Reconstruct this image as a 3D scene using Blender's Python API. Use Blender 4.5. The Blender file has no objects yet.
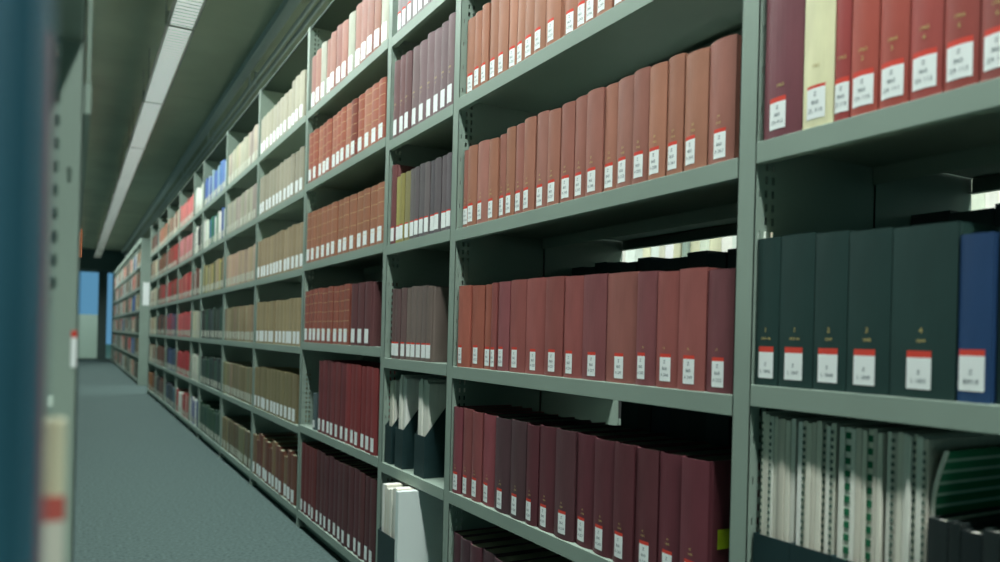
import bpy, bmesh, math, random
from mathutils import Matrix, Vector, Euler
random.seed(7)
sc = bpy.context.scene
COL = sc.collection
R = math.radians; PI = math.pi

# ------------------------------------------------------------------ camera
EYE = 0.835
cam_data = bpy.data.cameras.new('camera')
cam = bpy.data.objects.new('camera', cam_data); COL.objects.link(cam)
cam_data.sensor_width = 36.0
cam_data.lens = 770.0 / 1000.0 * 36.0
cam_data.shift_y = 0.0567
cam_data.clip_start = 0.02
cam.matrix_world = (Matrix.Translation((0, 0, EYE)) @ Matrix.Rotation(R(-29.07), 4, 'Z')
                    @ Matrix.Rotation(R(90), 4, 'X') @ Matrix.Rotation(math.atan(0.025), 4, 'Z'))
cam_data.dof.use_dof = True
cam_data.dof.focus_distance = 1.75
cam_data.dof.aperture_fstop = 3.3
sc.camera = cam

# ------------------------------------------------------------------ world, exposure
w = bpy.data.worlds.new('world'); sc.world = w; w.use_nodes = True
nt = w.node_tree; nt.nodes.clear()
wo = nt.nodes.new('ShaderNodeOutputWorld'); bg = nt.nodes.new('ShaderNodeBackground')
tc = nt.nodes.new('ShaderNodeTexCoord'); sp = nt.nodes.new('ShaderNodeSeparateXYZ')
cr = nt.nodes.new('ShaderNodeValToRGB')
nt.links.new(tc.outputs['Generated'], sp.inputs[0]); nt.links.new(sp.outputs['Y'], cr.inputs[0])
cr.color_ramp.elements[0].position = 0.80; cr.color_ramp.elements[0].color = (0.070, 0.165, 0.150, 1)
cr.color_ramp.elements[1].position = 0.95; cr.color_ramp.elements[1].color = (0.115, 0.29, 0.44, 1)
nt.links.new(cr.outputs[0], bg.inputs['Color']); bg.inputs['Strength'].default_value = 1.0
nt.links.new(bg.outputs[0], wo.inputs[0])
sc.view_settings.view_transform = 'Standard'
sc.view_settings.look = 'None'
sc.view_settings.exposure = 0.0
sc.view_settings.gamma = 1.0
sc.view_settings.use_curve_mapping = False
sc.cycles.use_denoising = True
sc.cycles.max_bounces = 8
sc.cycles.diffuse_bounces = 1
sc.cycles.sample_clamp_indirect = 4.0

# the strip lights above each aisle: louvred, so they throw light down and little along the aisle
LAMP_X, LAMP_Z = 0.485, 2.50
def aisle_light(name, x, y0, y1, z, power_per_m, col=(0.93, 1.0, 0.955)):
    d = bpy.data.lights.new(name, 'AREA'); d.shape = 'RECTANGLE'
    d.size = 0.09; d.size_y = y1 - y0; d.energy = power_per_m * (y1 - y0)
    d.color = col; d.spread = R(150)
    o = bpy.data.objects.new(name, d); COL.objects.link(o)
    o.location = (x, (y0 + y1) / 2, z)
    return o
for a, b in ((-3.0, -0.5), (-0.5, 2.0), (2.0, 5.5), (5.5, 10.5), (10.5, 16.0), (16.0, 20.4)):
    aisle_light('strip_lamp_light', LAMP_X, a, b, LAMP_Z - 0.03, 17.8 if a < 2 else (14.5 if a < 5 else 12.5))
for a, b in ((-1.0, 3.0), (3.0, 8.0)):
    aisle_light('next_aisle_light', 1.86, a, b, LAMP_Z - 0.012, 24.0)
d = bpy.data.lights.new('courtyard_daylight', 'AREA'); d.shape = 'RECTANGLE'; d.size = 8; d.size_y = 2; d.energy = 260; d.color = (0.9, 1, 0.95)
o = bpy.data.objects.new('courtyard_daylight', d); COL.objects.link(o); o.location = (-2, 24.0, 4.5); o.rotation_euler = (R(-40), 0, 0); o.rotation_euler = (R(40), 0, 0)
aisle_light('cross_aisle_light', 2.6, 10.95, 12.4, LAMP_Z, 30.0)

# ------------------------------------------------------------------ materials
def lin(c):
    return tuple(((v / 255.0) / 12.92 if v <= 10.3 else ((v / 255.0 + 0.055) / 1.055) ** 2.4) for v in c)
MATS = {}
def mat(name, rgb, rough=0.6, spec=0.35, metal=0.0, var=0.0, scale=30.0, bump=0.0, bscale=400.0, emit=0.0, stretch=(1, 1, 1)):
    if name in MATS: return MATS[name]
    m = bpy.data.materials.new(name); m.use_nodes = True; MATS[name] = m
    n = m.node_tree; b = n.nodes['Principled BSDF']
    c = lin(rgb)
    b.inputs['Base Color'].default_value = (*c, 1)
    b.inputs['Roughness'].default_value = rough
    b.inputs['Specular IOR Level'].default_value = spec
    b.inputs['Metallic'].default_value = metal
    t = n.nodes.new('ShaderNodeTexCoord'); mp = n.nodes.new('ShaderNodeMapping')
    n.links.new(t.outputs['Object'], mp.inputs[0]); mp.inputs['Scale'].default_value = stretch
    if var:
        no = n.nodes.new('ShaderNodeTexNoise'); no.inputs['Scale'].default_value = scale; no.inputs['Detail'].default_value = 5
        n.links.new(mp.outputs[0], no.inputs['Vector'])
        ra = n.nodes.new('ShaderNodeValToRGB')
        ra.color_ramp.elements[0].position = 0.3; ra.color_ramp.elements[1].position = 0.7
        ra.color_ramp.elements[0].color = (*[v * (1 - var) for v in c], 1)
        ra.color_ramp.elements[1].color = (*[min(1, v * (1 + var)) for v in c], 1)
        n.links.new(no.outputs['Fac'], ra.inputs[0]); n.links.new(ra.outputs[0], b.inputs['Base Color'])
    if bump:
        n2 = n.nodes.new('ShaderNodeTexNoise'); n2.inputs['Scale'].default_value = bscale; n2.inputs['Detail'].default_value = 3
        n.links.new(mp.outputs[0], n2.inputs['Vector'])
        bu = n.nodes.new('ShaderNodeBump'); bu.inputs['Strength'].default_value = bump; bu.inputs['Distance'].default_value = 0.001
        n.links.new(n2.outputs['Fac'], bu.inputs['Height']); n.links.new(bu.outputs[0], b.inputs['Normal'])
    if emit:
        b.inputs['Emission Color'].default_value = (*c, 1); b.inputs['Emission Strength'].default_value = emit
    return m
M_STEEL = mat('painted_steel', (143, 161, 149), 0.45, 0.4, var=0.05, scale=6, bump=0.08, bscale=900)
M_COVER = mat('shade_toned_cover', (56, 72, 64), 0.7)  # colour darkened to carry the shade under the top covers
M_CARPET = mat('carpet', (82, 100, 98), 0.95, 0.1, var=0.28, scale=75, bump=0.6, bscale=700)
M_CEIL = mat('ceiling_panel', (204, 210, 188), 0.9, 0.15, var=0.10, scale=1.6)
M_LAMPBODY = mat('lamp_housing', (150, 156, 146), 0.4, 0.4)
M_LABEL = mat('label_paper', (246, 252, 250), 0.6, 0.3)
M_LABEL2 = mat('aged_label_paper', (206, 210, 194), 0.7)
M_RED = mat('label_red', (222, 74, 60), 0.6, 0.3)
M_INK = mat('label_ink', (112, 126, 134), 0.7, 0.2)
M_GOLD = mat('gold_foil', (206, 186, 120), 0.35, 0.5)
M_TOOL = mat('faded_gilt', (206, 176, 134), 0.5, 0.4)
M_PAGE = mat('page_edges', (176, 178, 150), 0.85, 0.1, var=0.16, scale=60, stretch=(1, 30, 1))
M_PAGEDARK = mat('dusty_page_edges', (112, 122, 106), 0.9, 0.1, var=0.2, scale=60, stretch=(1, 30, 1))
M_DARK = mat('dark_band', (56, 62, 60), 0.7)
M_BLACK = mat('black_board', (26, 50, 52), 0.5, 0.4, var=0.1)
M_WALL = mat('wall_plaster', (150, 160, 150), 0.9)
def cloth(rgb, leather=False):
    g_ = 0.35 * rgb[0] + 0.5 * rgb[1] + 0.15 * rgb[2]
    rgb = tuple(int(max(0, min(255, v + (g_ - v) * 0.14))) for v in rgb)
    return mat('binding_%d_%d_%d%s' % (*rgb, '_l' if leather else ''), rgb, 0.42 if leather else 0.52, 0.4,
               var=0.13, scale=22, bump=0.25, bscale=1300, stretch=(1, 1, 0.35))

# ------------------------------------------------------------------ mesh helpers
class MB:
    def __init__(s): s.v = []; s.f = []; s.m = []; s.mats = []
    def mi(s, m):
        if m not in s.mats: s.mats.append(m)
        return s.mats.index(m)
    def add(s, vs, fs, m):
        b = len(s.v); k = s.mi(m); s.v += [tuple(v) for v in vs]
        for f in fs: s.f.append(tuple(b + i for i in f)); s.m.append(k)
    def box(s, x0, x1, y0, y1, z0, z1, m, xf=None):
        vs = [(x, y, z) for z in (z0, z1) for y in (y0, y1) for x in (x0, x1)]
        if xf: vs = [xf @ Vector(v) for v in vs]
        s.add(vs, [(0, 2, 3, 1), (4, 5, 7, 6), (0, 1, 5, 4), (2, 6, 7, 3), (0, 4, 6, 2), (1, 3, 7, 5)], m)
    def prism(s, pts, ax, a, b, m):
        # pts: 2D ring; ax: extrusion axis
        def P(p, t):
            return {'x': (t, p[0], p[1]), 'y': (p[0], t, p[1]), 'z': (p[0], p[1], t)}[ax]
        n = len(pts)
        vs = [P(p, a) for p in pts] + [P(p, b) for p in pts]
        s.add(vs, [tuple(range(n))[::-1], tuple(range(n, 2 * n))] + [(i, (i + 1) % n, n + (i + 1) % n, n + i) for i in range(n)], m)
    def mesh(s, name):
        me = bpy.data.meshes.new(name); me.from_pydata(s.v, [], s.f)
        for m in s.mats: me.materials.append(m)
        me.polygons.foreach_set('material_index', s.m)
        me.update()
        bm = bmesh.new(); bm.from_mesh(me); bmesh.ops.recalc_face_normals(bm, faces=bm.faces); bm.to_mesh(me); bm.free()
        return me
    def obj(s, name, parent=None, loc=None, bevel=0.0):
        o = bpy.data.objects.new(name, s.mesh(name)); COL.objects.link(o)
        if parent: o.parent = parent
        if loc: o.location = loc
        if bevel:
            md = o.modifiers.new('edge', 'BEVEL'); md.width = bevel; md.segments = 2; md.limit_method = 'ANGLE'
        return o
def tag(o, label, cat, group=None, kind=None):
    if label: o['label'] = label
    if cat: o['category'] = cat
    if group: o['group'] = group
    if kind: o['kind'] = kind
    return o
def thing(name, label, cat, loc=(0, 0, 0), rz=0.0, group=None):
    o = bpy.data.objects.new(name, None); COL.objects.link(o); o.empty_display_size = 0.05
    o.location = loc; o.rotation_euler = (0, 0, rz)
    return tag(o, label, cat, group)
def struct(o): o['kind'] = 'structure'; return o

# lettering as real filled outlines, cached per string
_T = {}
def text_geo(s):
    if s not in _T:
        c = bpy.data.curves.new('lettering_source', 'FONT'); c.body = s; c.size = 1.0; c.align_x = 'CENTER'; c.align_y = 'CENTER'; c.resolution_u = 2
        o = bpy.data.objects.new('lettering_source', c); COL.objects.link(o)
        dg = bpy.context.evaluated_depsgraph_get(); dg.update()
        me = o.evaluated_get(dg).to_mesh()
        _T[s] = ([v.co.copy() for v in me.vertices], [tuple(p.vertices) for p in me.polygons])
        o.evaluated_get(dg).to_mesh_clear()
        bpy.data.objects.remove(o); bpy.data.curves.remove(c)
    return _T[s]
def put_text(mb, s, x, y, z, size, m, arc=None, squeeze=1.0):
    # written on a face that looks towards -X; reading direction is -Y
    vs, fs = text_geo(s)
    out = []
    for v in vs:
        yy = y - v.x * size * squeeze
        out.append(((arc(yy) if arc else x) - 0.0006, yy, z + v.y * size))
    mb.add(out, fs, m)

# ------------------------------------------------------------------ geometry of the range
P = 0.864              # front plane of the shelving along the aisle
DEP = 0.270            # depth of one side
BACK = 1.407           # rear plane of the double-sided range
POSTS = [-0.165, 0.835, 1.838, 2.338, 3.328, 4.322, 5.325, 6.35, 6.88, 7.88, 8.88, 9.88, 10.88]   # far edge of each upright
PW = 0.034
# shelf tops per bay (bay i lies between POSTS[i] and POSTS[i+1])
STD = [0.075, 0.433, 0.762, 1.118, 1.448, 1.775]
LEVELS = {0: [0.075, 0.425, 0.776, 1.128, 1.47, 1.80], 1: [0.105, 0.434, 0.758, 1.113, 1.453, 1.785],
          2: STD, 3: [0.075, 0.441, 0.795, 1.13, 1.469, 1.783]}
for i in range(4, 12): LEVELS[i] = [0.075, 0.43, 0.775, 1.115, 1.455, 1.78]
TOPZ = 2.150

def slotted_sheet(mb, x0, x1, y, t, z0, z1, slots, m, keyholes=()):
    """thin sheet in the XZ plane with real slots; slots = [(xa, xb, pitch, length)]"""
    xs = x0
    for (xa, xb, pitch, ln, off) in sorted(slots):
        mb.box(xs, xa, y, y + t, z0, z1, m)
        z = z0 + off; prev = z0
        while z + ln < z1:
            mb.box(xa, xb, y, y + t, prev, z, m); prev = z + ln; z += pitch
        mb.box(xa, xb, y, y + t, prev, z1, m)
        xs = xb
    mb.box(xs, x1, y, y + t, z0, z1, m)

def upright(parent, y, detail=True, mirror=False, z0=0.0, top=TOPZ):
    """steel upright: boxed flange towards the aisle and a sheet side running back"""
    mb = MB()
    f = (lambda x: (P + BACK) - x) if mirror else (lambda x: x)
    a, b = sorted((f(P), f(P + 0.0015)))
    mb.box(a, b, y - PW, y, z0, top, M_STEEL)
    a, b = sorted((f(P), f(P + 0.022))); mb.box(a, b, y - 0.0015, y, z0, top, M_STEEL)
    sl = [(P + 0.008, P + 0.0105, 0.06, 0.011, 0.03), (P + 0.020, P + 0.0255, 0.02, 0.011, 0.01), (P + 0.034, P + 0.0395, 0.02, 0.011, 0.01)] if detail else []
    if mirror: sl = [(f(q[1]), f(q[0]), *q[2:]) for q in sl]
    x0, x1 = sorted((f(P), f(P + DEP)))
    slotted_sheet(mb, x0, x1, y - PW, 0.0015, z0, top, sl, M_STEEL)
    # rear fold of the sheet
    a, b = sorted((f(P + DEP - 0.0015), f(P + DEP))); mb.box(a, b, y - PW, y, z0, top, M_STEEL)
    return mb.obj('upright', parent)

def shelf(parent, y0, y1, z, mirror=False, lip=0.031):
    f = (lambda x: (P + BACK) - x) if mirror else (lambda x: x)
    mb = MB()
    prof = [(P - 0.001, z - lip), (P - 0.001, z), (P + DEP - 0.004, z), (P + DEP - 0.004, z - lip), (P + DEP - 0.006, z - lip),
            (P + DEP - 0.006, z - 0.0025), (P + 0.0015, z - 0.0025), (P + 0.0015, z - lip + 0.0015), (P + 0.013, z - lip + 0.0015), (P + 0.013, z - lip)]
    prof = [(f(x), zz) for x, zz in prof]
    mb.prism(prof, 'y', y0 + 0.001, y1 - PW - 0.001, M_STEEL)
    return mb.obj('shelf', parent, bevel=0.0006)

BAYNAME = {}
def bay(i, label, levels, name='shelving_bay', last=False, detail=True, rear=True):
    y0, y1 = POSTS[i], POSTS[i + 1]
    t = thing(name, label, 'shelving', (0, 0, 0), group='bays of the long steel shelving range')
    upright(t, y1, detail); 
    if rear: upright(t, y1, False, True)
    if i == 0 or False:
        pass
    for z in levels:
        shelf(t, y0, y1, z)
        if rear: shelf(t, y0, y1, z + (0.0 if z < 0.2 else 0.016), True)
    # top cover and plinth
    mb = MB()
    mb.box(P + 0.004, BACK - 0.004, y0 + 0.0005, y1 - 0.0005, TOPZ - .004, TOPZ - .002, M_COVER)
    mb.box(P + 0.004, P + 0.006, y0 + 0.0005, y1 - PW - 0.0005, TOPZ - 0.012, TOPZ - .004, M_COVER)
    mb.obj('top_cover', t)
    mb = MB(); mb.box(P + 0.03, P + 0.032, y0, y1 - PW, 0, 0.043, M_STEEL); mb.obj('plinth', t)
    return t

bay_labels = [
    'nearest right-hand shelving bay, with dark green volumes and pale pamphlets, cut by the frame',
    'widest-looking steel shelving bay, all its rows filled with rust and maroon bound volumes',
    'half-width steel shelving bay holding black magazine files, right of the red leather volumes',
    'steel shelving bay holding gold-banded red leather volumes, left of the half-width bay',
    'steel shelving bay with pale cream volumes on top and dark reddish ones at its foot',
    'steel shelving bay of dull beige volumes between the cream-topped bay and the blue-and-white one',
    'steel shelving bay with blue and white volumes in its top rows',
    'narrow steel shelving bay with white volumes, just beyond the blue-topped bay',
    'distant steel shelving bay with pink and bright red volumes beyond the narrow white one',
    'distant steel shelving bay of red and blue volumes, third from the range end',
    'distant steel shelving bay of brown mixed volumes, next to last in the range',
    'last steel shelving bay of the long range, beside the cross aisle']
BAYS = [bay(i, bay_labels[i], LEVELS[i], detail=(i <= 3)) for i in range(12)]

# end panel of the range
def end_panel(y, label, x0=P, x1=BACK, sign=False):
    mb = MB(); mb.box(x0 - 0.002, x1 + 0.002, y, y + 0.02, 0, TOPZ + 0.02, M_STEEL)
    return tag(mb.obj('end_panel', bevel=0.002), label, 'panel')

# ------------------------------------------------------------------ the room
mb = MB(); mb.box(-6, 8, -5, 22.3, -0.05, 0, M_CARPET); struct(mb.obj('floor'))
mb = MB()
CZ = 2.80
y = -5.0
while y < 22.3:
    mb.box(-6, 8, y + 0.004, min(22.3, y + 2.4) - 0.004, CZ, CZ + 0.05, M_CEIL); y += 2.4
mb.box(-6, 8, -5, 22.3, CZ + 0.008, CZ + 0.06, M_DARK)
struct(mb.obj('ceiling'))
M_FRAME = mat('window_frame', (96, 116, 112), 0.6)
mb = MB(); mb.box(-6, 8, 21.9, 22.3, 2.29, CZ, M_FRAME); struct(mb.obj('trim_1'))
mb = MB()
mb.box(-6, -1.4, 22.3, 22.5, 0, CZ, M_WALL); mb.box(2.6, 8, 22.3, 22.5, 0, CZ, M_WALL)
struct(mb.obj('wall_end'))
M_GLASS = mat('window_glass', (235, 245, 250), 0.02, 0.5)
g = M_GLASS.node_tree.nodes['Principled BSDF']; g.inputs['Transmission Weight'].default_value = 1.0; g.inputs['IOR'].default_value = 1.05
M_BLIND = mat('frosted_film', (186, 196, 182), 0.8)
for k, (xa, xb) in enumerate(((-1.4, 0.60), (0.74, 1.7), (1.72, 2.6))):
    mb = MB()
    mb.box(xa, xa + 0.03, 22.2, 22.28, 0.0, 2.29, M_FRAME); mb.box(xb - 0.03, xb, 22.2, 22.28, 0, 2.29, M_FRAME)
    mb.box(xa, xb, 22.2, 22.28, 0, 0.05, M_FRAME); mb.box(xa, xb, 22.2, 22.28, 2.25, 2.29, M_FRAME)
    mb.box(xa + .03, xb - .03, 22.23, 22.24, 0.05, 2.25, M_GLASS)
    struct(mb.obj('window_%d' % (k + 1)))
mb = MB(); mb.box(0.60, 0.74, 22.15, 22.3, 0, 2.29, M_FRAME); struct(mb.obj('trim_2'))
mb = MB(); mb.box(-8, 0.9, 26, 26.3, -0.3, 1.22, M_BLIND)
tag(mb.obj('courtyard_wall'), 'pale beige low wall outside the end window', 'wall', kind='structure')
mb = MB(); mb.box(-30, 30, 22.5, 60, -0.4, -0.3, M_BLIND); struct(mb.obj('ground'))

# ceiling trunking above the range
M_TRUNK = mat('trunking_paint', (236, 243, 240), 0.5)
mb = MB()
mb.box(1.05, 1.112, -3, 21.9, 2.745, CZ, M_TRUNK)
tag(mb.obj('cable_trunking'), 'grey cable trunking running along the ceiling above the long shelving range', 'trunking')
for xx, lb in ((1.128, 'thin grey conduit pipe beside the ceiling trunking, nearer the strip lamps'), (1.172, 'thin grey conduit pipe under the ceiling, further from the strip lamps')):
    mb = MB(); mb.prism([(xx + .012 * math.cos(a * PI / 5), 2.672 + .012 * math.sin(a * PI / 5)) for a in range(10)], 'y', -3, 21.9, M_TRUNK)
    t = thing('conduit_pipe', lb, 'pipe', (0, 0, 0), group='conduit pipes under the ceiling'); mb.obj('pipe', t)
    for q in range(12):
        mb = MB(); mb.box(xx - .004, xx + .004, -2 + q * 2.0, -1.97 + q * 2.0, 2.68, CZ, M_TRUNK); mb.obj('bracket', t)

# lamp strip
M_DIFF = mat('lamp_louvre_glow', (226, 238, 232), 0.4, emit=0.62)
def strip_lamp(x, y0, y1, label, segs=True):
    yy = y0; n = 0
    while yy < y1 - 0.1:
        t = thing('strip_lamp', label[n] if n < len(label) else label[-1], 'lamp', (x, yy, LAMP_Z), group='strip lamps above the aisle')
        L = min(1.62, y1 - yy)
        mb = MB()
        mb.prism([(-0.075, 0.0), (-0.055, 0.07), (0.055, 0.07), (0.075, 0.0), (0.066, -0.0), (0.05, 0.06), (-0.05, 0.06), (-0.066, 0)], 'y', 0.0, L, M_LAMPBODY)
        mb.box(-0.07, 0.07, 0, 0.012, -0.012, 0.06, M_LAMPBODY); mb.box(-0.07, 0.07, L - 0.012, L, -0.012, 0.06, M_LAMPBODY)
        mb.obj('housing', t)
        mb = MB()
        mb.box(-0.056, 0.056, 0.012, L - 0.012, -0.012, 0.0, M_DIFF)
        mb.obj('diffuser', t)
        q = 0.05; mb = MB()
        while q < L - 0.03:
            mb.box(-0.058, 0.058, q, q + 0.003, -0.0155, -0.012, M_LAMPBODY); q += 0.045
        mb.obj('louvre', t)
        for q in (0.25, L - 0.25):
            mb = MB(); mb.box(-0.056, -0.052, q, q + 0.004, 0.065, CZ - LAMP_Z, M_LAMPBODY); mb.obj('hanger', t)
        yy += 1.63; n += 1
ORD = ['first', 'second', 'third', 'fourth', 'fifth', 'sixth', 'seventh', 'eighth', 'ninth', 'tenth', 'eleventh', 'twelfth', 'thirteenth',
       'fourteenth', 'fifteenth', 'sixteenth', 'seventeenth', 'eighteenth', 'nineteenth', 'twentieth', 'twenty-first', 'twenty-second',
       'twenty-third', 'twenty-fourth', 'twenty-fifth', 'twenty-sixth', 'twenty-seventh', 'twenty-eighth', 'twenty-ninth', 'thirtieth',
       'thirty-first', 'thirty-second', 'thirty-third', 'thirty-fourth', 'thirty-fifth', 'thirty-sixth', 'thirty-seventh', 'thirty-eighth', 'thirty-ninth', 'fortieth']
strip_lamp(LAMP_X, 2.93, 20.6, ['strip lamp cut off by the top of the picture, white louvred underside'] +
           ['white louvred strip lamp under the ceiling, %s along from the top of the picture' % ORD[k] for k in range(1, 14)])

# ------------------------------------------------------------------ books
def arc_fn(w, bulge):
    def a(y):
        u = (y - w / 2) / (w / 2); u = max(-1, min(1, u))
        return -bulge * (1 - u * u)
    return a
def cover_mesh(mb, w, h, d, bulge, m, t=0.0022, n=8):
    a = arc_fn(w, bulge)
    outer = [(d, 0.0), (0.010, 0.0), (0.006, 0.0012), (0.002, 0.0004)] + [(a(w * k / n), w * k / n) for k in range(n + 1)] + [(0.002, w - 0.0004), (0.006, w - 0.0012), (0.010, w), (d, w)]
    ai = lambda y: a(y) + t
    inner = [(d, t), (0.010, t), (0.0065, t + 0.0009), (0.0045, t)] + [(ai(t + (w - 2 * t) * k / n), t + (w - 2 * t) * k / n) for k in range(n + 1)] + [(0.0045, w - t), (0.0065, w - t - 0.0009), (0.010, w - t), (d, w - t)]
    N = len(outer)
    vs = [(x, y, 0) for x, y in outer] + [(x, y, h) for x, y in outer] + [(x, y, 0) for x, y in inner] + [(x, y, h) for x, y in inner]
    fs = []
    for i in range(N - 1):
        fs += [(i, i + 1, N + i + 1, N + i), (2 * N + i, 3 * N + i, 3 * N + i + 1, 2 * N + i + 1),
               (N + i, N + i + 1, 3 * N + i + 1, 3 * N + i), (i, 2 * N + i, 2 * N + i + 1, i + 1)]
    fs += [(0, N, 3 * N, 2 * N), (N - 1, 3 * N - 1, 4 * N - 1, 2 * N - 1)]
    mb.add(vs, fs, m)
def patch(mb, a, y0, y1, z0, z1, m, off=0.0004, n=5):
    vs = []; fs = []
    for k in range(n + 1):
        y = y0 + (y1 - y0) * k / n
        vs += [(a(y) - off, y, z0), (a(y) - off, y, z1)]
    for k in range(n): fs.append((2 * k, 2 * k + 1, 2 * k + 3, 2 * k + 2))
    mb.add(vs, fs, m)

N_BOOKS = 0
def book(x, y0, y1, z, h, d, rgb, label, group, tilt=0.0, bulge=None, lab=None, text=None, gold=None, bands=0, leather=False,
         page=None, name='book', pushed=0.0, labelframe='white'):
    """spine towards -X, standing on z; occupies y0..y1"""
    global N_BOOKS
    N_BOOKS += 1
    wd = y1 - y0
    if bulge is None: bulge = min(0.007, wd * 0.13)
    t = thing(name, label, 'book', (x + pushed, y0, z + 0.0004), group=group)
    if tilt: t.rotation_euler = (tilt, 0, 0)
    m = cloth(rgb, leather)
    mb = MB(); cover_mesh(mb, wd, h, d, bulge, m)
    c = mb.obj('cover', t)
    mb = MB(); mb.box(0.0048, d - 0.004, 0.0024, wd - 0.0024, 0.003, h - 0.0035, page or M_PAGE); mb.obj('page_block', t)
    a = arc_fn(wd, bulge)
    if lab:
        lw, lh, lz, cyf, red = lab
        cyy = wd * cyf; lw = min(lw, wd * 0.92)
        ya, yb = max(wd * 0.03, cyy - lw / 2), min(wd * 0.97, cyy + lw / 2)
        mb = MB()
        patch(mb, a, ya, yb, lz, lz + lh - red, M_LABEL)
        if text:
            ls = text; n = len(ls); s = (lh - red) / 5.6
            for k, s_ in enumerate(ls):
                put_text(mb, s_, 0, (ya + yb) / 2, lz + (lh - red) * (0.80 - 0.27 * k), s * 1.05, M_INK, lambda yy: a(yy), squeeze=min(1.0, lw / (s * 0.62 * max(3, len(s_)))))
        sl = mb.obj('spine_label', t)
        if red:
            mb = MB(); patch(mb, a, ya, yb, lz + lh - red, lz + lh, M_RED); mb.obj('red_band', sl)
    if gold:
        mb = MB()
        for (s_, zf, size) in gold:
            put_text(mb, s_, 0, wd / 2, zf, size, M_GOLD, lambda yy: a(yy) + 0.0002)
        mb.obj('gold_lettering', t)
    if bands:
        for k in range(bands):
            mb = MB(); zz = h * (0.22 + 0.68 * k / (bands - 1))
            patch(mb, a, 0.0005, wd - 0.0005, zz, zz + 0.0022, M_TOOL, off=0.0005); mb.obj('gold_band', t)
    return t

def jit(c, s):
    k = random.uniform(-s, s)
    return tuple(max(8, min(250, v * (1 + k / 100.0) + random.uniform(-s, s) * 0.25)) for v in c)
LBL_B = (0.025, 0.046, 0.009, 0.55, 0.006)

# --- bay 1 (widest looking), edges measured along the shelf, from the far end towards the camera
rows_b = {
 4: ([1.797,1.738,1.7,1.664,1.621,1.572,1.534,1.496,1.45,1.402,1.344,1.289,1.26,1.219,1.17,1.128,1.086,1.045,1.0,.955,.912,.868], 1.453, 'first'),
 3: ([1.795,1.758,1.706,1.646,1.6,1.569,1.527,1.486,1.438,1.39,1.342,1.292,1.245,1.191,1.149,1.098,1.054,1.008,.968,.914,.857], 1.113, 'second'),
 2: ([1.794,1.725,1.66,1.615,1.589,1.535,1.464,1.379,1.311,1.243,1.167,1.076,1.022,.967,.903,.846], .758, 'third'),
 1: ([1.804,1.753,1.7,1.649,1.58,1.506,1.438,1.388,1.323,1.253,1.19,1.128,1.071,1.012,.95,.887], .434, 'fourth'),
 0: ([1.800,1.75,1.695,1.64,1.58,1.515,1.45,1.39,1.325,1.26,1.2], .105, 'bottom'),
}
heights = {
 4: [.196,.195,.2,.202,.205,.203,.203,.203,.205,.205,.207,.207,.205,.207,.207,.205,.207,.207,.207,.205,.207],
 3: [.201,.201,.203,.197,.198,.206,.207,.208,.208,.203,.203,.206,.204,.204,.201,.201,.197,.200,.194,.193],
 2: [.206,.206,.205,.205,.206,.207,.207,.206,.205,.203,.200,.198,.196,.196,.192],
 1: [.219,.219,.218,.218,.216,.217,.216,.217,.217,.216,.217,.215,.216,.215,.217],
 0: [.225,.222,.22,.222,.218,.222,.22,.22,.22,.22],
}
cols = {
 4: [(174,118,94),(176,120,94),(180,122,96),(178,118,92),(174,114,92)],
 3: [(176,112,92),(176,114,90),(168,104,90),(170,106,92),(176,114,100)],
 2: [(160,84,80),(150,82,84),(146,78,82),(142,78,80)],
 1: [(122,58,66),(96,58,64),(112,52,62),(106,52,60)],
 0: [(88,58,66),(96,54,62)]}
lookname = {4: 'tan-rust', 3: 'dusty rust', 2: 'dull rose-red', 1: 'dark maroon', 0: 'dark brown'}
for r_, (ed, z, rn) in rows_b.items():
    for k in range(len(ed) - 1):
        ya, yb = ed[k + 1], ed[k]
        c = random.choice(cols[r_])
        nm = lookname[r_]
        if r_ == 2 and k < 3: c = (178, 96, 78); nm = 'orange-red'
        if r_ == 2 and k == 10: c = (158, 92, 84)
        if r_ == 2 and k == 14: c = (120, 66, 72); nm = 'darker rose-red'
        if r_ == 1 and k < 4: c = [(140,66,76),(150,78,78),(148,76,76),(152,72,80)][k]; nm = 'rose-maroon'
        if r_ == 1 and k in (4, 5): c = (92, 62, 68); nm = 'brown-black'
        wd = yb - ya
        lab = LBL_B if r_ else None
        lb = '%s book, %s from left in the %s visible row of the widest bay' % (nm, ORD[k], rn)
        if r_ == 0: lb = '%s book, %s from the left in the bottom row of the widest bay' % (nm, ORD[k])
        gold = None
        if r_ in (1, 3) : gold = [('1%d' % (870 + 2 * k), 0.064, 0.0055)] + ([('%d' % (k + 10), 0.074, 0.006)] if r_ == 3 else [('%d' % (k + 31), 0.072, 0.005)])
        if r_ == 2 and k > 10: gold = [('%d' % (k + 3), 0.066, 0.0055)]
        t = book(P + random.uniform(0.008, 0.0165), ya + 0.0008, yb - 0.0008, z, heights[r_][k] + random.uniform(-.002, .002), 0.17 if r_ != 0 else 0.16, jit(c, 4), lb,
             'bound volumes in the %s row of the widest bay' % rn, lab=lab and (lab[0] * random.uniform(.9, 1.02), lab[1], lab[2] + random.uniform(-.0015, .002), 0.5 + random.uniform(-.06, .12), lab[4]),
             text=('Z', '860', 'A %d' % (210 + 3 * k)) if lab else None, gold=gold, page=M_PAGEDARK if r_ else M_PAGE)
# yellow green sticker hanging out of the last maroon book
mb = MB(); mb.box(0, 0.055, 0, 0.0006, 0, 0.031, mat('lime_paper', (176, 200, 40), 0.6), Matrix.Translation((P + 0.028, 0.8856, 0.511)) @ Matrix.Rotation(R(-1), 4, 'Z'))
tag(mb.obj('paper_tag'), 'lime green paper tag on the side of the last dark maroon book', 'tag')

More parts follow.
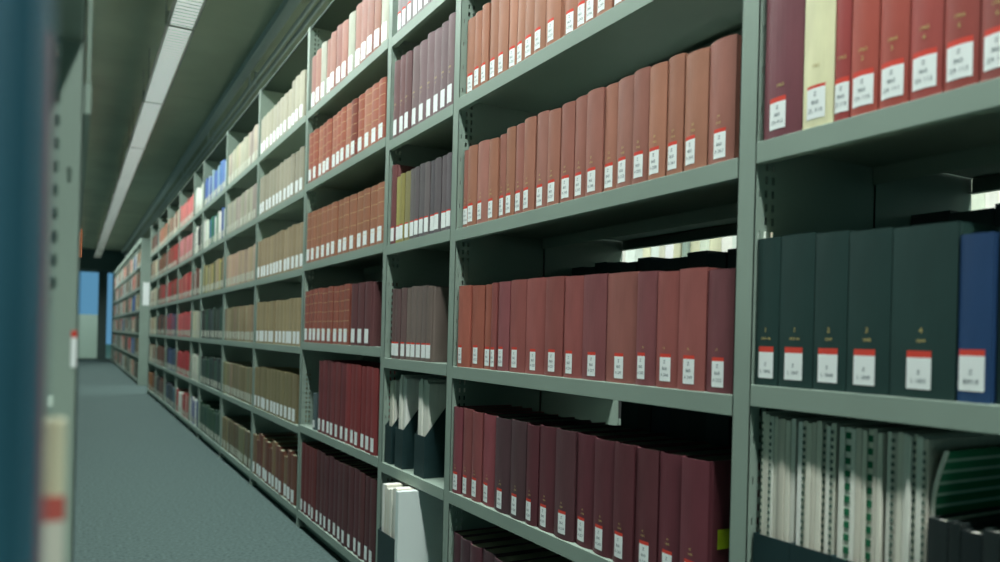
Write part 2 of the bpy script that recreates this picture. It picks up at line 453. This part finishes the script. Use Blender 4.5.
# --- bay 0 (nearest right): reds
e = [.794,.726,.676,.652,.612,.572,.531,.49,.449,.405,.36]
c = [(126,66,76),(236,232,184),(172,62,60),(186,76,62),(182,74,62),(176,72,64),(164,68,60),(158,72,66),(166,70,62),(166,70,62)]
nm = ['purple-maroon book beside the slotted upright', 'cream-yellow book', 'narrow scarlet book', 'brick-red book', 'brick-red book', 'brick-red book', 'brick-red book', 'brick-red book', 'brick-red book', 'brick-red book']
for k in range(10):
    lb = nm[k] + ', top visible row of nearest right bay' if k < 3 else '%s, %s from the left, top visible row of nearest right bay' % (nm[k], ORD[k])
    book(P + 0.006, e[k + 1] + .0006, e[k] - .0006, 1.128, 0.255 if k else .25, 0.2, c[k], lb, 'volumes in the top visible row of the nearest right bay',
         lab=(0.029 if k != 2 else .022, 0.045, 0.011, 0.5 if k != 0 else .56, 0.007 if k != 1 else .004), text=('Z', '860', ['ZA 412','ZL 310','ZI 218','ZA 110','ZA 111','ZA 112','ZA 113','ZA 114','ZA 115','ZA 116'][k]),
         gold=[('1%d' % (960 + k), 0.082 if k else .072, 0.0068)] + ([('%d' % (k - 1), 0.071, 0.008)] if k > 2 else []))
# dark green
e = [.7995,.757,.699,.648,.588,.508]
g1 = ['1', '1', '2', '3', '4']; g2 = ['1845-46', '1845-46', '1847', '1848', '1849']
hh = [.211, .211, .208, .205, .203]
for k in range(5):
    lb = 'dark green book, gold %s and %s on its spine%s' % (g1[k], g2[k], [', next to the upright', ', second from the upright', ', middle of five', ', left of the very thick one', ', very thick'][k])
    book(P + 0.006, e[k + 1] + .0006, e[k] - .0006, .776, hh[k], 0.2, (34, 64, 60), lb, 'dark green volumes of the nearest right bay',
         lab=(0.030 if k else .026, 0.045, 0.0105, [.48, .52, .52, .55, .52][k], 0.008), text=('', 'Z', 'L %d' % (1846 + k)), gold=[(g1[k], 0.079, 0.0095), (g2[k], 0.067, 0.0062 if k > 1 else .0055)], bulge=.003)
book(P + 0.008, .4705 + .0006, .507, .776, .187, 0.2, (34, 70, 118), 'dark blue book right of the thick dark green volume', None, lab=(.0285, .046, .0125, .55, .007), text=('', 'Z', 'BIM 8'), bulge=.003)
for k, (ya, yb) in enumerate(((.438, .469), (.40, .4375))):
    book(P + 0.016, ya, yb, .776, .192, 0.2, (40, 70, 66), 'blackish green book %s of the dark blue one' % ['just right', 'second right'][k], None, bulge=.003)

# pamphlets below (pale, comb bound) standing in black magazine files
M_P = [mat('pamphlet_%d' % k, c_, 0.7, var=0.08, scale=60, stretch=(1, 1, 0.2)) for k, c_ in enumerate([(232,230,214),(238,238,226),(218,214,198),(234,236,224),(242,244,236),(206,202,188)])]
M_GREEN = mat('green_cover', (30, 116, 78), 0.6)
M_COMB = mat('comb_binding', (92, 112, 100), 0.5)
M_STRIPE = mat('white_stripe', (160, 190, 172), 0.7)
def pamphlet(x, y0, y1, z, h, d, m, label, group, comb=None, tilt=0.0, leaves=3):
    t = thing('pamphlet', label, 'pamphlet', (x, y0, z), group=group)
    if tilt: t.rotation_euler = (tilt, 0, 0)
    wd = y1 - y0
    mb = MB(); mb.prism([(0, 0.0003), (0.0006, 0), (d, 0), (d, wd), (0.0006, wd), (0, wd - 0.0003)], 'z', 0, h, m); mb.obj('cover', t)
    if comb:
        mb = MB(); q = 0.006; gr = comb is M_GREEN
        while q < h - 0.010:
            mb.box(-0.0012, 0.003, wd * (0.02 if gr else .5), wd * .98, q, q + (.0085 if gr else 0.0045), comb); q += (.0165 if gr else 0.0098)
        mb.obj('comb_binding', t)
    return t
y = 0.7925; k = 0; zs = .4256
FW = .0655; FILES = [.797 - FW * j for j in range(4)]
combat = {0: M_COMB, 2: M_COMB, 9: M_COMB, 13: M_COMB, 15: M_COMB, 17: M_GREEN, 21: M_GREEN, 25: M_COMB, 29: M_COMB, 31: M_COMB, 32: M_COMB}
while y > 0.549 and k < 40:
    wd = random.uniform(0.0058, 0.0085) if combat.get(k) is not M_GREEN else .0095
    for fe in FILES[1:]:
        if y > fe - .0027 and y - wd < fe + .0020:
            if y - (fe + .0020) > .004: wd = y - (fe + .0020)
            else: y = fe - .0027
    hgt = 0.302 + random.uniform(-.003, .003) + (0.004 if k < 2 else 0)
    desc = 'green comb-bound' if combat.get(k) is M_GREEN else ('dark comb-bound' if k in combat else 'pale')
    pamphlet(P + 0.015 + random.uniform(0, .006), y - wd + .0003, y, zs + 0.003, hgt, 0.2, M_P[random.choice((0, 0, 1, 1, 3, 4, 2, 5))],
             '%s pamphlet, %s right of the near upright, below the dark green volumes' % (desc, ORD[k]), 'pale pamphlets below the dark green volumes', combat.get(k))
    y -= wd; k += 1
YEND = y - .0008
def curl(z):
    k = max(0.0, (z - .225) / .065); return -.016 * k ** 1.5
def curled(name, label, cat, x, y, z, h, m, stripes=False, d=.2, wd=.004, k_=1.0):
    t = thing(name, label, cat, (x, y, z)); ZS = [0, .1, .18, .22, .235, .25, .262, .274, h]
    def sheet(x0, x1, ya, yb, mm, nm):
        mb = MB(); mb.prism([(curl(q) * k_ + ya, q) for q in ZS] + [(curl(q) * k_ + yb, q) for q in reversed(ZS)], 'x', x0, x1, mm); return mb.obj(nm, t)
    sheet(0, .0035, 0, wd, M_P[1], 'spine_edge'); sheet(.0036, d, 0, wd, m, 'cover')
    if stripes:
        q = .012
        while q < h - .006:
            mb = MB(); vs = [(.0036 if e == 0 else d, curl(zz) * k_ - .0003, zz) for zz in (q, q + .0042) for e in (0, 1)]
            mb.add(vs, [(0, 1, 3, 2)], M_STRIPE); mb.obj('stripe', t); q += .0138
    return t
YEND -= .0045
curled('striped_notebook', 'green notebook with white stripes curling over at the right end of the pamphlets', 'notebook', P + .022, YEND, zs + .003, .288, M_GREEN, True)
# magazine files
def magazine_file(x, y0, y1, z, label, group, front=.135, back=.25, d=.24, m=None):
    m = m or M_BLACK
    t = thing('magazine_file', label, 'magazine file', (x, y0, z + .0004), group=group)
    wd = y1 - y0; q = .0018
    mb = MB()
    mb.box(0, q, 0, wd, 0, front, m)
    for ya in (0, wd - q):
        mb.prism([(q, 0), (d, 0), (d, back), (d * .42, back), (d * .36, back - .006), (q, front)], 'y', ya, ya + q, m)
    mb.box(d - q, d, q, wd - q, 0, back, m); mb.box(q, d - q, q, wd - q, 0, q, m)
    mb.obj('body', t)
    return t
fy = .797
for j in range(4):
    wdt = .0655
    magazine_file(P + .008, fy - wdt, fy - .0006, .425, 'black magazine file, %s right of the near upright, under the pale pamphlets' % ORD[j], 'black magazine files under the pale pamphlets', front=.136, back=.1375, d=.245)
    fy -= wdt
# dark slim books right of them
y = fy - .002
y = .534
for j in range(7):
    wd = [.024, .013, .024, .018, .022, .02, .02][j]
    book(P - 0.004 + .008, y - wd + .0006, y, .425, .215 + [0, 0, -.006, .0, -.004, 0, 0][j], .2, [(34,44,44),(26,38,38),(22,34,36),(30,42,42)][j % 4],
         'blackish slim book, %s right of the pale pamphlets' % ORD[j], 'blackish slim books right of the pale pamphlets', page=M_P[1], bulge=.002)
    y -= wd

# --- bay 2 (half width)
def fill(i, level, y_hi, y_lo, wmin, wmax, h, colf, labf, group, **kw):
    z = LEVELS[i][level]; y = y_hi; k = 0; out = []
    while y - wmin > y_lo:
        wd = random.uniform(wmin, wmax)
        if y - wd < y_lo: break
        c_ = colf(k); hh_ = h(k) if callable(h) else h + random.uniform(-.004, .004)
        kk = {q: (v(k) if callable(v) else v) for q, v in kw.items()}
        out.append(book(P + random.uniform(.006, .012), y - wd + .0005, y - .0005, z, hh_, random.uniform(.15, .18), jit(c_, 4), labf(k), group, **kk))
        y -= wd; k += 1
    return out
LB = lambda lw=.024, lh=.045, red=.006: (lw, lh, .010, .5, red)
LT = ('Z', '860', 'B 20')
HB = 'of the half-width bay'
y1, y0 = POSTS[3 - 0] if False else 2.322 - PW - .004, 1.838 + .004
# bays run from POSTS[i] (near) to POSTS[i+1]-PW (far)
def span(i): return POSTS[i + 1] - PW - .003, POSTS[i] + .003
hi, lo = span(2)
fill(2, 5, hi - .02, lo, .038, .048, .22, lambda k: (150,142,142), lambda k: 'grey-lilac book, %s from left in the top row %s' % (ORD[k], HB), 'grey-lilac volumes in the top row', lab=LB(.026, .055), gold=None)
fill(2, 4, hi - .004, lo, .046, .054, .243, lambda k: (134,112,114) if k > 2 else (126,92,94), lambda k: 'mauve-grey book, %s from left in the second row %s' % (ORD[k], HB), 'mauve-grey volumes', lab=LB(.028, .048, 0), gold=[('1890', .105, .008), ('12', .092, .007)])
cs = [(124,70,72),(168,160,84),(164,154,86),(150,142,96),(112,106,104),(112,104,106),(108,100,104),(112,104,106),(104,98,102),(110,102,106),(110,102,106),(110,102,106),(110,102,106)]
fill(2, 3, hi - .002, lo, .033, .043, lambda k: [.248,.205,.208,.208,.208,.208,.21,.208,.206,.206,.206,.206,.206,.206][k], lambda k: cs[k], lambda k: '%s book, %s from left in the third row %s' % (['dull maroon','olive yellow','olive yellow','olive grey'][k] if k < 4 else 'slate grey', ORD[k], HB), 'mixed volumes in the third row', lab=LB(.028, .045, .004))
fill(2, 2, hi - .03, lo + .105, .036, .043, .213, lambda k: (116,88,86) if k < 3 else (124,108,100), lambda k: 'brown-grey book, %s from left in the fourth row %s' % (ORD[k], HB), 'brown-grey volumes', lab=LB(.03, .042, .005))
# thick last one
# files in level 1 and 0
def pam_row(x, ya, yb, z, h, label, group, n, tilt=0.0, d=.2, mats=None):
    y = yb; wd = (yb - ya) / n
    for j in range(n):
        pamphlet(x + random.uniform(0, .006), y - wd + .0004, y, z, h + random.uniform(-.012, .004), d, random.choice(mats or M_P), label % ORD[j], group)
        y -= wd
zf = LEVELS[2][1]
files = [(2.246, 2.301), (2.152, 2.214), (1.990, 2.062)]
for j, (ya, yb) in enumerate(files):
    magazine_file(P + .008, ya, yb, zf, ['black magazine file leftmost in the half-width bay', 'black magazine file with white papers, middle of the half-width bay', 'black magazine file with cream papers beside the wide upright'][j], 'black magazine files in the half-width bay', front=.118, back=.235)
    pam_row(P + .016, ya + .004, yb - .004, zf + .003, [.255, .275, .275][j], ['cream', 'white', 'ivory'][j] + ' pamphlet, %s from left inside ' + ['the leftmost', 'the middle', 'the rightmost'][j] + ' black file', 'pamphlets in the black files', [4, 5, 5][j], mats=[M_P[0:2], M_P[3:5], [M_P[1], M_P[3]]][j])
z0 = LEVELS[2][0]
XB = P - .058
magazine_file(XB, 2.033, 2.166, z0, 'dark magazine file sticking out over the bottom shelf of the half-width bay', None, front=.184, back=.25, d=.26)
pam_row(XB + .008, 2.037, 2.162, z0 + .003, .316, 'cream pamphlet, %s from left in the dark file sticking out at the foot', 'pamphlets in the file at the foot', 8, mats=M_P[0:5], d=.22)
t = thing('folder', 'big white folder sticking out at the foot of the half-width bay', 'folder', (XB, 2.008, z0 + .0004))
mb = MB(); mb.box(0, .26, 0, .022, 0, .322, mat('white_board', (228, 240, 236), 0.5)); mb.obj('board', t, bevel=.001)
mb = MB(); mb.box(-.0012, -.0002, .004, .018, .03, .09, M_LABEL); mb.obj('spine_label', t)
magazine_file(P + .008, 2.255, 2.300, z0, 'slim dark magazine file at the foot of the half-width bay, beside the red-leather bay', None, front=.15, back=.2, d=.24)

# --- bay 3 and 4
hi, lo = span(3)
W3 = 'in the bay of red leather volumes'
LBL = LB(.04, .048, .0)
pk = [(206,160,142),(214,172,154),(216,206,184),(204,150,130),(200,146,128)]
R3 = 'of the red-leather bay'
fill(3, 5, hi, lo, .062, .078, lambda k: .222 + .004 * (k % 3), lambda k: [(164,112,100),(170,116,100),(176,178,160),(164,112,98),(172,122,108)][k % 5], lambda k: '%s book, %s from left in the top row %s' % ('cream-white' if k % 5 == 2 else 'faded pink', ORD[k], R3), 'faded pink volumes in the top row', lab=LB(.05, .06, .0))
fill(3, 4, hi, lo, .058, .074, lambda k: .211 - .002 * (k // 4), lambda k: [(184,108,88),(178,98,78),(190,122,100)][k % 3] if k != 9 else (150,78,64), lambda k: 'gold-banded red leather book, %s from left in the second row %s' % (ORD[k], R3), 'gold-banded red leather volumes, second row', lab=LBL, bands=5, leather=True, bulge=.006)
fill(3, 3, hi, lo, .064, .08, lambda k: .212 - .001 * k, lambda k: (176,114,86), lambda k: 'gold-banded orange-brown leather book, %s from left in the third row %s' % (ORD[k], R3), 'gold-banded orange-brown leather volumes', lab=LBL, bands=4, leather=True, bulge=.006)
fill(3, 2, hi, lo + .33, .058, .072, .218, lambda k: (168,90,74), lambda k: 'gold-banded red leather book, %s from left in the fourth row %s' % (ORD[k], R3), 'gold-banded red leather volumes, fourth row', lab=LBL, bands=5, leather=True, bulge=.006)
zz = LEVELS[3][2]
for j in range(3):
    yy = lo + .325 - j * .072
    book(P + .008, yy - .066, yy, zz, .217, .17, (110, 64, 66), 'dull maroon book, %s after the leather volumes, fourth row %s' % (ORD[j], R3), 'dull maroon volumes, fourth row', lab=LBL)
zz = LEVELS[3][1]
book(P + .01, 3.085, 3.135, zz, .15, .14, (86, 104, 108), 'small grey-blue book, first in the fifth row of the red-leather bay', None, lab=LB(.03, .03, 0))
fill(3, 1, 3.055, lo, .052, .06, .286, lambda k: (124,58,62) if k < 6 else (146,58,60), lambda k: 'maroon book, %s from left in the fifth row %s' % (ORD[k], R3), 'maroon volumes, fifth row', lab=LB(.03, .045, 0), gold=None)
fill(3, 0, hi, lo, .054, .062, .291, lambda k: (122,52,54) if k < 4 else (98,54,58), lambda k: 'dark maroon book, %s from left in the bottom row %s' % (ORD[k], R3), 'dark maroon volumes, bottom row', lab=LB(.026, .045, 0), gold=None)
hi, lo = span(4)
R4 = 'of the cream-topped bay'
for lv, (nm, c_, h_, rn) in {5: ('cream', (172,168,146), .192, 'top'), 4: ('pale grey-cream', (170,165,142), .199, 'second'), 3: ('tan', (172,152,118), .205, 'third'),
                             2: ('light brown', (168,150,110), .214, 'fourth'), 1: ('olive-brown', (142,130,92), .217, 'fifth'), 0: ('reddish brown', (120,72,58), .207, 'bottom')}.items():
    hf = (lambda k, h_=h_: h_ + (.022 if k > 8 else 0)) if lv == 5 else ((lambda k, h_=h_: h_ + [0, .01, .02, -.02][(k * 7) % 4]) if lv == 0 else h_)
    colf = (lambda k: (120,72,58) if k % 3 else (140,110,80)) if lv == 0 else (lambda k, c_=c_: c_)
    fill(4, lv, hi, lo, .066, .084, hf, colf, lambda k, nm=nm, rn=rn: '%s book, %s from left in the %s row %s' % (nm, ORD[k], rn, R4), '%s volumes, %s row of the cream-topped bay' % (nm, rn), lab=LB(.05, .055, 0))

# --- everything further off or behind: one mass of volumes beyond the three hundred nearest
S = MB()
def far_book(x, y0, y1, z, h, d, rgb, lab=True, flip=False):
    m = cloth([round(v / 12.0) * 12 for v in rgb]); s = -1 if flip else 1; b = .004
    wd = y1 - y0; ym = (y0 + y1) / 2
    S.prism([(x + s * d, y0), (x, y0), (x - s * b * .8, y0 + wd * .22), (x - s * b, ym), (x - s * b * .8, y1 - wd * .22), (x, y1), (x + s * d, y1)], 'z', z + .0005, z + h, m)
    S.box(min(x + s * .006, x + s * (d - .004)), max(x + s * .006, x + s * (d - .004)), y0 + .002, y1 - .002, z + h - .003, z + h + .0002, M_PAGEDARK)
    if lab: 
        xx = x - s * (b + .0006)
        S.add([(xx, y0 + wd * .18, z + .012), (xx, y1 - wd * .18, z + .012), (xx, y1 - wd * .18, z + .058), (xx, y0 + wd * .18, z + .058)], [(0, 1, 2, 3)], M_LABEL2)
def far_row(x, y_hi, y_lo, z, h, cs, wmin=.045, wmax=.07, flip=False, gaps=0.0, d=.17, lab=True, hj=.006):
    y = y_hi
    while True:
        wd = random.uniform(wmin, wmax)
        if y - wd < y_lo: break
        if random.random() >= gaps:
            far_book(x + random.uniform(0, .006) * (-1 if flip else 1), y - wd + .0006, y, z, h + random.uniform(-hj, hj), d, jit(random.choice(cs), 8), lab, flip)
        y -= wd
RED, PINK, BRN, CRM, BLU, GRN, TAN, WHT, DRK, OLV, YEL = (200,60,62), (206,110,106), (124,84,66), (204,200,172), (64,98,176), (54,84,66), (176,158,120), (224,228,214), (62,66,66), (124,120,84), (196,188,110)
far = {
 5: {5: [(176,172,150)], 4: [(170,166,146)], 3: [(188,164,132)], 2: [(160,144,108)], 1: [(140,130,96)], 0: [OLV, (112,96,70)]},
 6: {5: [BLU, (150,180,200), (90,130,190)], 4: [BLU, (60,130,100), WHT], 3: [YEL, OLV, TAN], 2: [GRN, (70,90,80), DRK], 1: [GRN, DRK], 0: [(50,84,62), GRN]},
 7: {5: [WHT], 4: [WHT, DRK], 3: [BRN, WHT], 2: [CRM], 1: [CRM, WHT], 0: [(70,80,150), WHT]},
 8: {5: [PINK], 4: [(214,130,130), PINK], 3: [RED, PINK], 2: [(210,88,90)], 1: [RED], 0: [WHT, RED]},
 9: {5: [BRN, CRM], 4: [BRN, RED], 3: [RED, BRN], 2: [RED, (96,90,120)], 1: [(72,88,130), DRK], 0: [(72,98,120), DRK]},
 10: {5: [BRN, (170,110,84)], 4: [BRN], 3: [RED, BRN], 2: [BRN, DRK], 1: [BRN], 0: [BRN, DRK]},
 11: {5: [BRN, DRK], 4: [BRN, CRM], 3: [CRM, BRN], 2: [CRM, TAN], 1: [BRN, CRM], 0: [(190,120,60), BRN]}}
for i, d_ in far.items():
    hi, lo = span(i)
    for lv, cs in d_.items():
        far_row(P + .008, hi, lo, LEVELS[i][lv], .200 if lv != 2 else .205, cs, gaps=.04 if i > 6 else 0.0, hj=.005 if i < 6 else .02)
# rear side of the near bays
for i in (0, 1, 2, 3):
    hi, lo = span(i)
    for lv in range(6):
        z = LEVELS[i][lv] + (.016 if LEVELS[i][lv] > .2 else 0)
        if lv == 1: far_row(BACK - .008, hi if i != 1 else 1.56, lo, z, .272, [DRK, (44,60,60)], flip=True); continue
        if lv == 2: far_row(BACK - .008, hi, lo, z, .262, [DRK, (44,60,60)], flip=True); continue
        if lv == 3 and i in (0, 1): continue
        far_row(BACK - .008, hi, lo, z, .197 if lv == 2 else .23, [DRK, (44,60,60), (50,56,50)], flip=True, lab=False)
# shelving across the next aisle
X2 = 2.27
far_shelf = thing('shelving_range', 'lit shelving across the next aisle, glimpsed through the gaps between rows', 'shelving')
mb = MB()
for z in STD: mb.box(X2, X2 + .25, .2, 7, z + .03 - .03, z + .03, M_STEEL)
mb.obj('shelf', far_shelf)
mb = MB(); yy = .5
while yy < 7:
    mb.box(X2 - .001, X2 + .26, yy - .026, yy, 0, TOPZ, M_STEEL); yy += 1.0
mb.obj('upright', far_shelf)
for k, z in enumerate(STD):
    yy = .5
    while yy < 6.4:
        far_row(X2 + .01, yy + 1 - .03, yy + .004, z + .031, .22, [WHT, WHT, (214,220,214), CRM] if k in (2, 3) else ([DRK, (50,66,60)] if k < 2 else [BRN, GRN, CRM]), d=.2, lab=False)
        yy += 1.0
# far range beyond the cross aisle
YF0, YF1 = 12.5, 21.5
fr = thing('shelving_range', 'far steel shelving range beyond the cross aisle', 'shelving')
mb = MB()
for z in LEVELS[5]: mb.box(P, P + DEP, YF0, YF1, z - .03, z, M_STEEL)
mb.obj('shelf', fr)
yy = YF0 + .9
while yy <= YF1 + .1:
    mb = MB(); mb.box(P - .001, P + DEP, yy - .026, yy, 0, TOPZ, M_STEEL); mb.obj('upright', fr); yy += .9
mb = MB(); mb.box(P - .004, P, YF0, YF1, TOPZ - .03, TOPZ + .03, M_STEEL); mb.box(P, P + .55, YF0, YF1, TOPZ, TOPZ + .02, M_STEEL); mb.obj('top_cover', fr)
mb = MB(); mb.box(P - .003, P + .56, YF0 - .02, YF0, 0, TOPZ + .02, M_STEEL); mb.obj('end_panel', fr)
mb = MB(); mb.box(P + .27, P + .275, YF0, YF1, 0, TOPZ, M_STEEL); mb.obj('back_panel', fr)
yy = YF0 + .004; bi = 0
PAL = [[DRK, BRN, GRN], [RED, PINK, CRM, DRK], [BLU, WHT, GRN], [BRN, TAN, DRK], [DRK, GRN, WHT], [PINK, CRM, RED]]
while yy < YF1 - .5:
    for k, z in enumerate(LEVELS[5]):
        far_row(P + .008, yy + .868, yy, z, .23, PAL[(bi * 5 + k * 3) % 6], gaps=.2, hj=.03, lab=bool((bi + k) % 2))
    yy += .9; bi += 1
tag(S.obj('distant_books'), 'all the smaller volumes in the distance and behind the near rows', 'books', kind='stuff')
end_panel(10.8815, 'grey steel end panel closing the long range at the cross aisle')
mb = MB(); mb.box(P + .035, P + .24, YF0 - .0235, YF0 - .0205, 1.18, 1.52, M_LABEL)
tag(mb.obj('notice'), 'white paper notice on the end panel of the far range', 'notice')

# ------------------------------------------------------------------ left rack beside the camera
XL = 0.005; YL = 0.764
lt = thing('shelving_bay', 'blurred steel shelving at the left edge, its slotted upright beside the camera', 'shelving')
mb = MB()
slotted_sheet(mb, XL - .27, XL, YL, .0015, 0, TOPZ, [(XL - .0118, XL - .0085, .155, .013, .03), (XL - .0215, XL - .0180, .02, .010, .007), (XL - .0340, XL - .0305, .02, .010, .007)], M_STEEL)
mb.box(XL - .0015, XL, YL, YL + .026, 0, TOPZ, M_STEEL)
mb.obj('upright', lt)
for yy in (-.25, 1.78):
    mb = MB(); mb.box(XL - .27, XL, yy, yy + .0015, 0, TOPZ, M_STEEL); mb.box(XL - .0015, XL, yy, yy + .026, 0, TOPZ, M_STEEL); mb.obj('upright', lt)
for z in (.09, .36, .62, 1.112, 1.45, 1.78):
    mb = MB(); mb.box(XL - .27, XL - .002, -.22, YL - .001, z - .03, z, M_STEEL); mb.obj('shelf', lt)
for z in (.09, .36, .70, 1.055, 1.40, 1.75):
    mb = MB(); mb.box(XL - .27, XL + (.0055 if z == 1.055 else -.003), YL + .028, 1.779, z - .027, z, M_STEEL); mb.obj('shelf', lt)
mb = MB(); mb.box(XL + .0020, XL + .0045, YL + .028, YL + .034, 1.055, TOPZ, M_STEEL); mb.obj('edge_strip', lt)
# blurred books, only their covers near the lens
def left_book(x_edge, y0, y1, z, h, rgb, label, lab=False, d=.2):
    t = thing('book', label, 'book', (x_edge, y0, z + .0004), group='blurred books beside the camera')
    t.scale = (1, 1, 1); wd = y1 - y0
    m = cloth(rgb)
    mb = MB(); vs = []
    mb2 = MB(); cover_mesh(mb2, wd, h, d, .003, m)
    o = mb2.obj('cover', t); o.data.transform(Matrix.Scale(-1, 4, (1, 0, 0))); o.data.flip_normals()
    mb = MB(); mb.box(-(d - .004), -.0048, .0024, wd - .0024, .003, h - .0035, M_PAGE); mb.obj('page_block', t)
    if lab:
        mb = MB()
        mb.box(-.014, .0033, -.0006, -.0002, .03, .120, M_LABEL2)
        mb.box(-.014, .0033, -.0007, -.0002, .120, .132, mat('faded_red_band', (186, 92, 82), 0.6))
        mb.obj('spine_label', t)
    return t
left_book(-.0098, .235, .285, .6205, .36, (28, 86, 104), 'teal blue blurred book filling the left edge of the picture')
left_book(-.0118, .36, .385, .6205, .335, (150, 84, 84), 'blurred pinkish book behind the teal one at the left edge')
left_book(-.0045, .43, .45, .6205, .168, (206, 206, 170), 'blurred short cream book with a red label band, lower left', lab=True)
mb = MB(); mb.box(XL - .0055, XL - .0012, YL - .0006, YL - .0001, .800, .826, M_LABEL); mb.box(XL - .0055, XL - .0012, YL - .0006, YL - .0001, .826, .832, M_RED); mb.obj('paper_label', lt)
lt2 = thing('shelving_bay', 'left-hand steel shelving further along the aisle, seen edge-on behind the near upright', 'shelving')
for yy in (2.80, 3.82):
    mb = MB(); mb.box(XL - .27, XL - .003, yy, yy + .0015, 0, TOPZ, M_STEEL); mb.box(XL - .0045, XL - .003, yy, yy + .026, 0, TOPZ, M_STEEL); mb.obj('upright', lt2)
for z in (.09, .40, .73, 1.075, 1.42, 1.75):
    for ya in (1.81, 2.83):
        mb = MB(); mb.box(XL - .27, XL - .004, ya, ya + .985, z - .027, z, M_STEEL); mb.obj('shelf', lt2)
t = left_book(.0205, 3.0, 3.04, 1.075, .095, (224, 120, 66), 'small orange book poking out beyond the left upright')
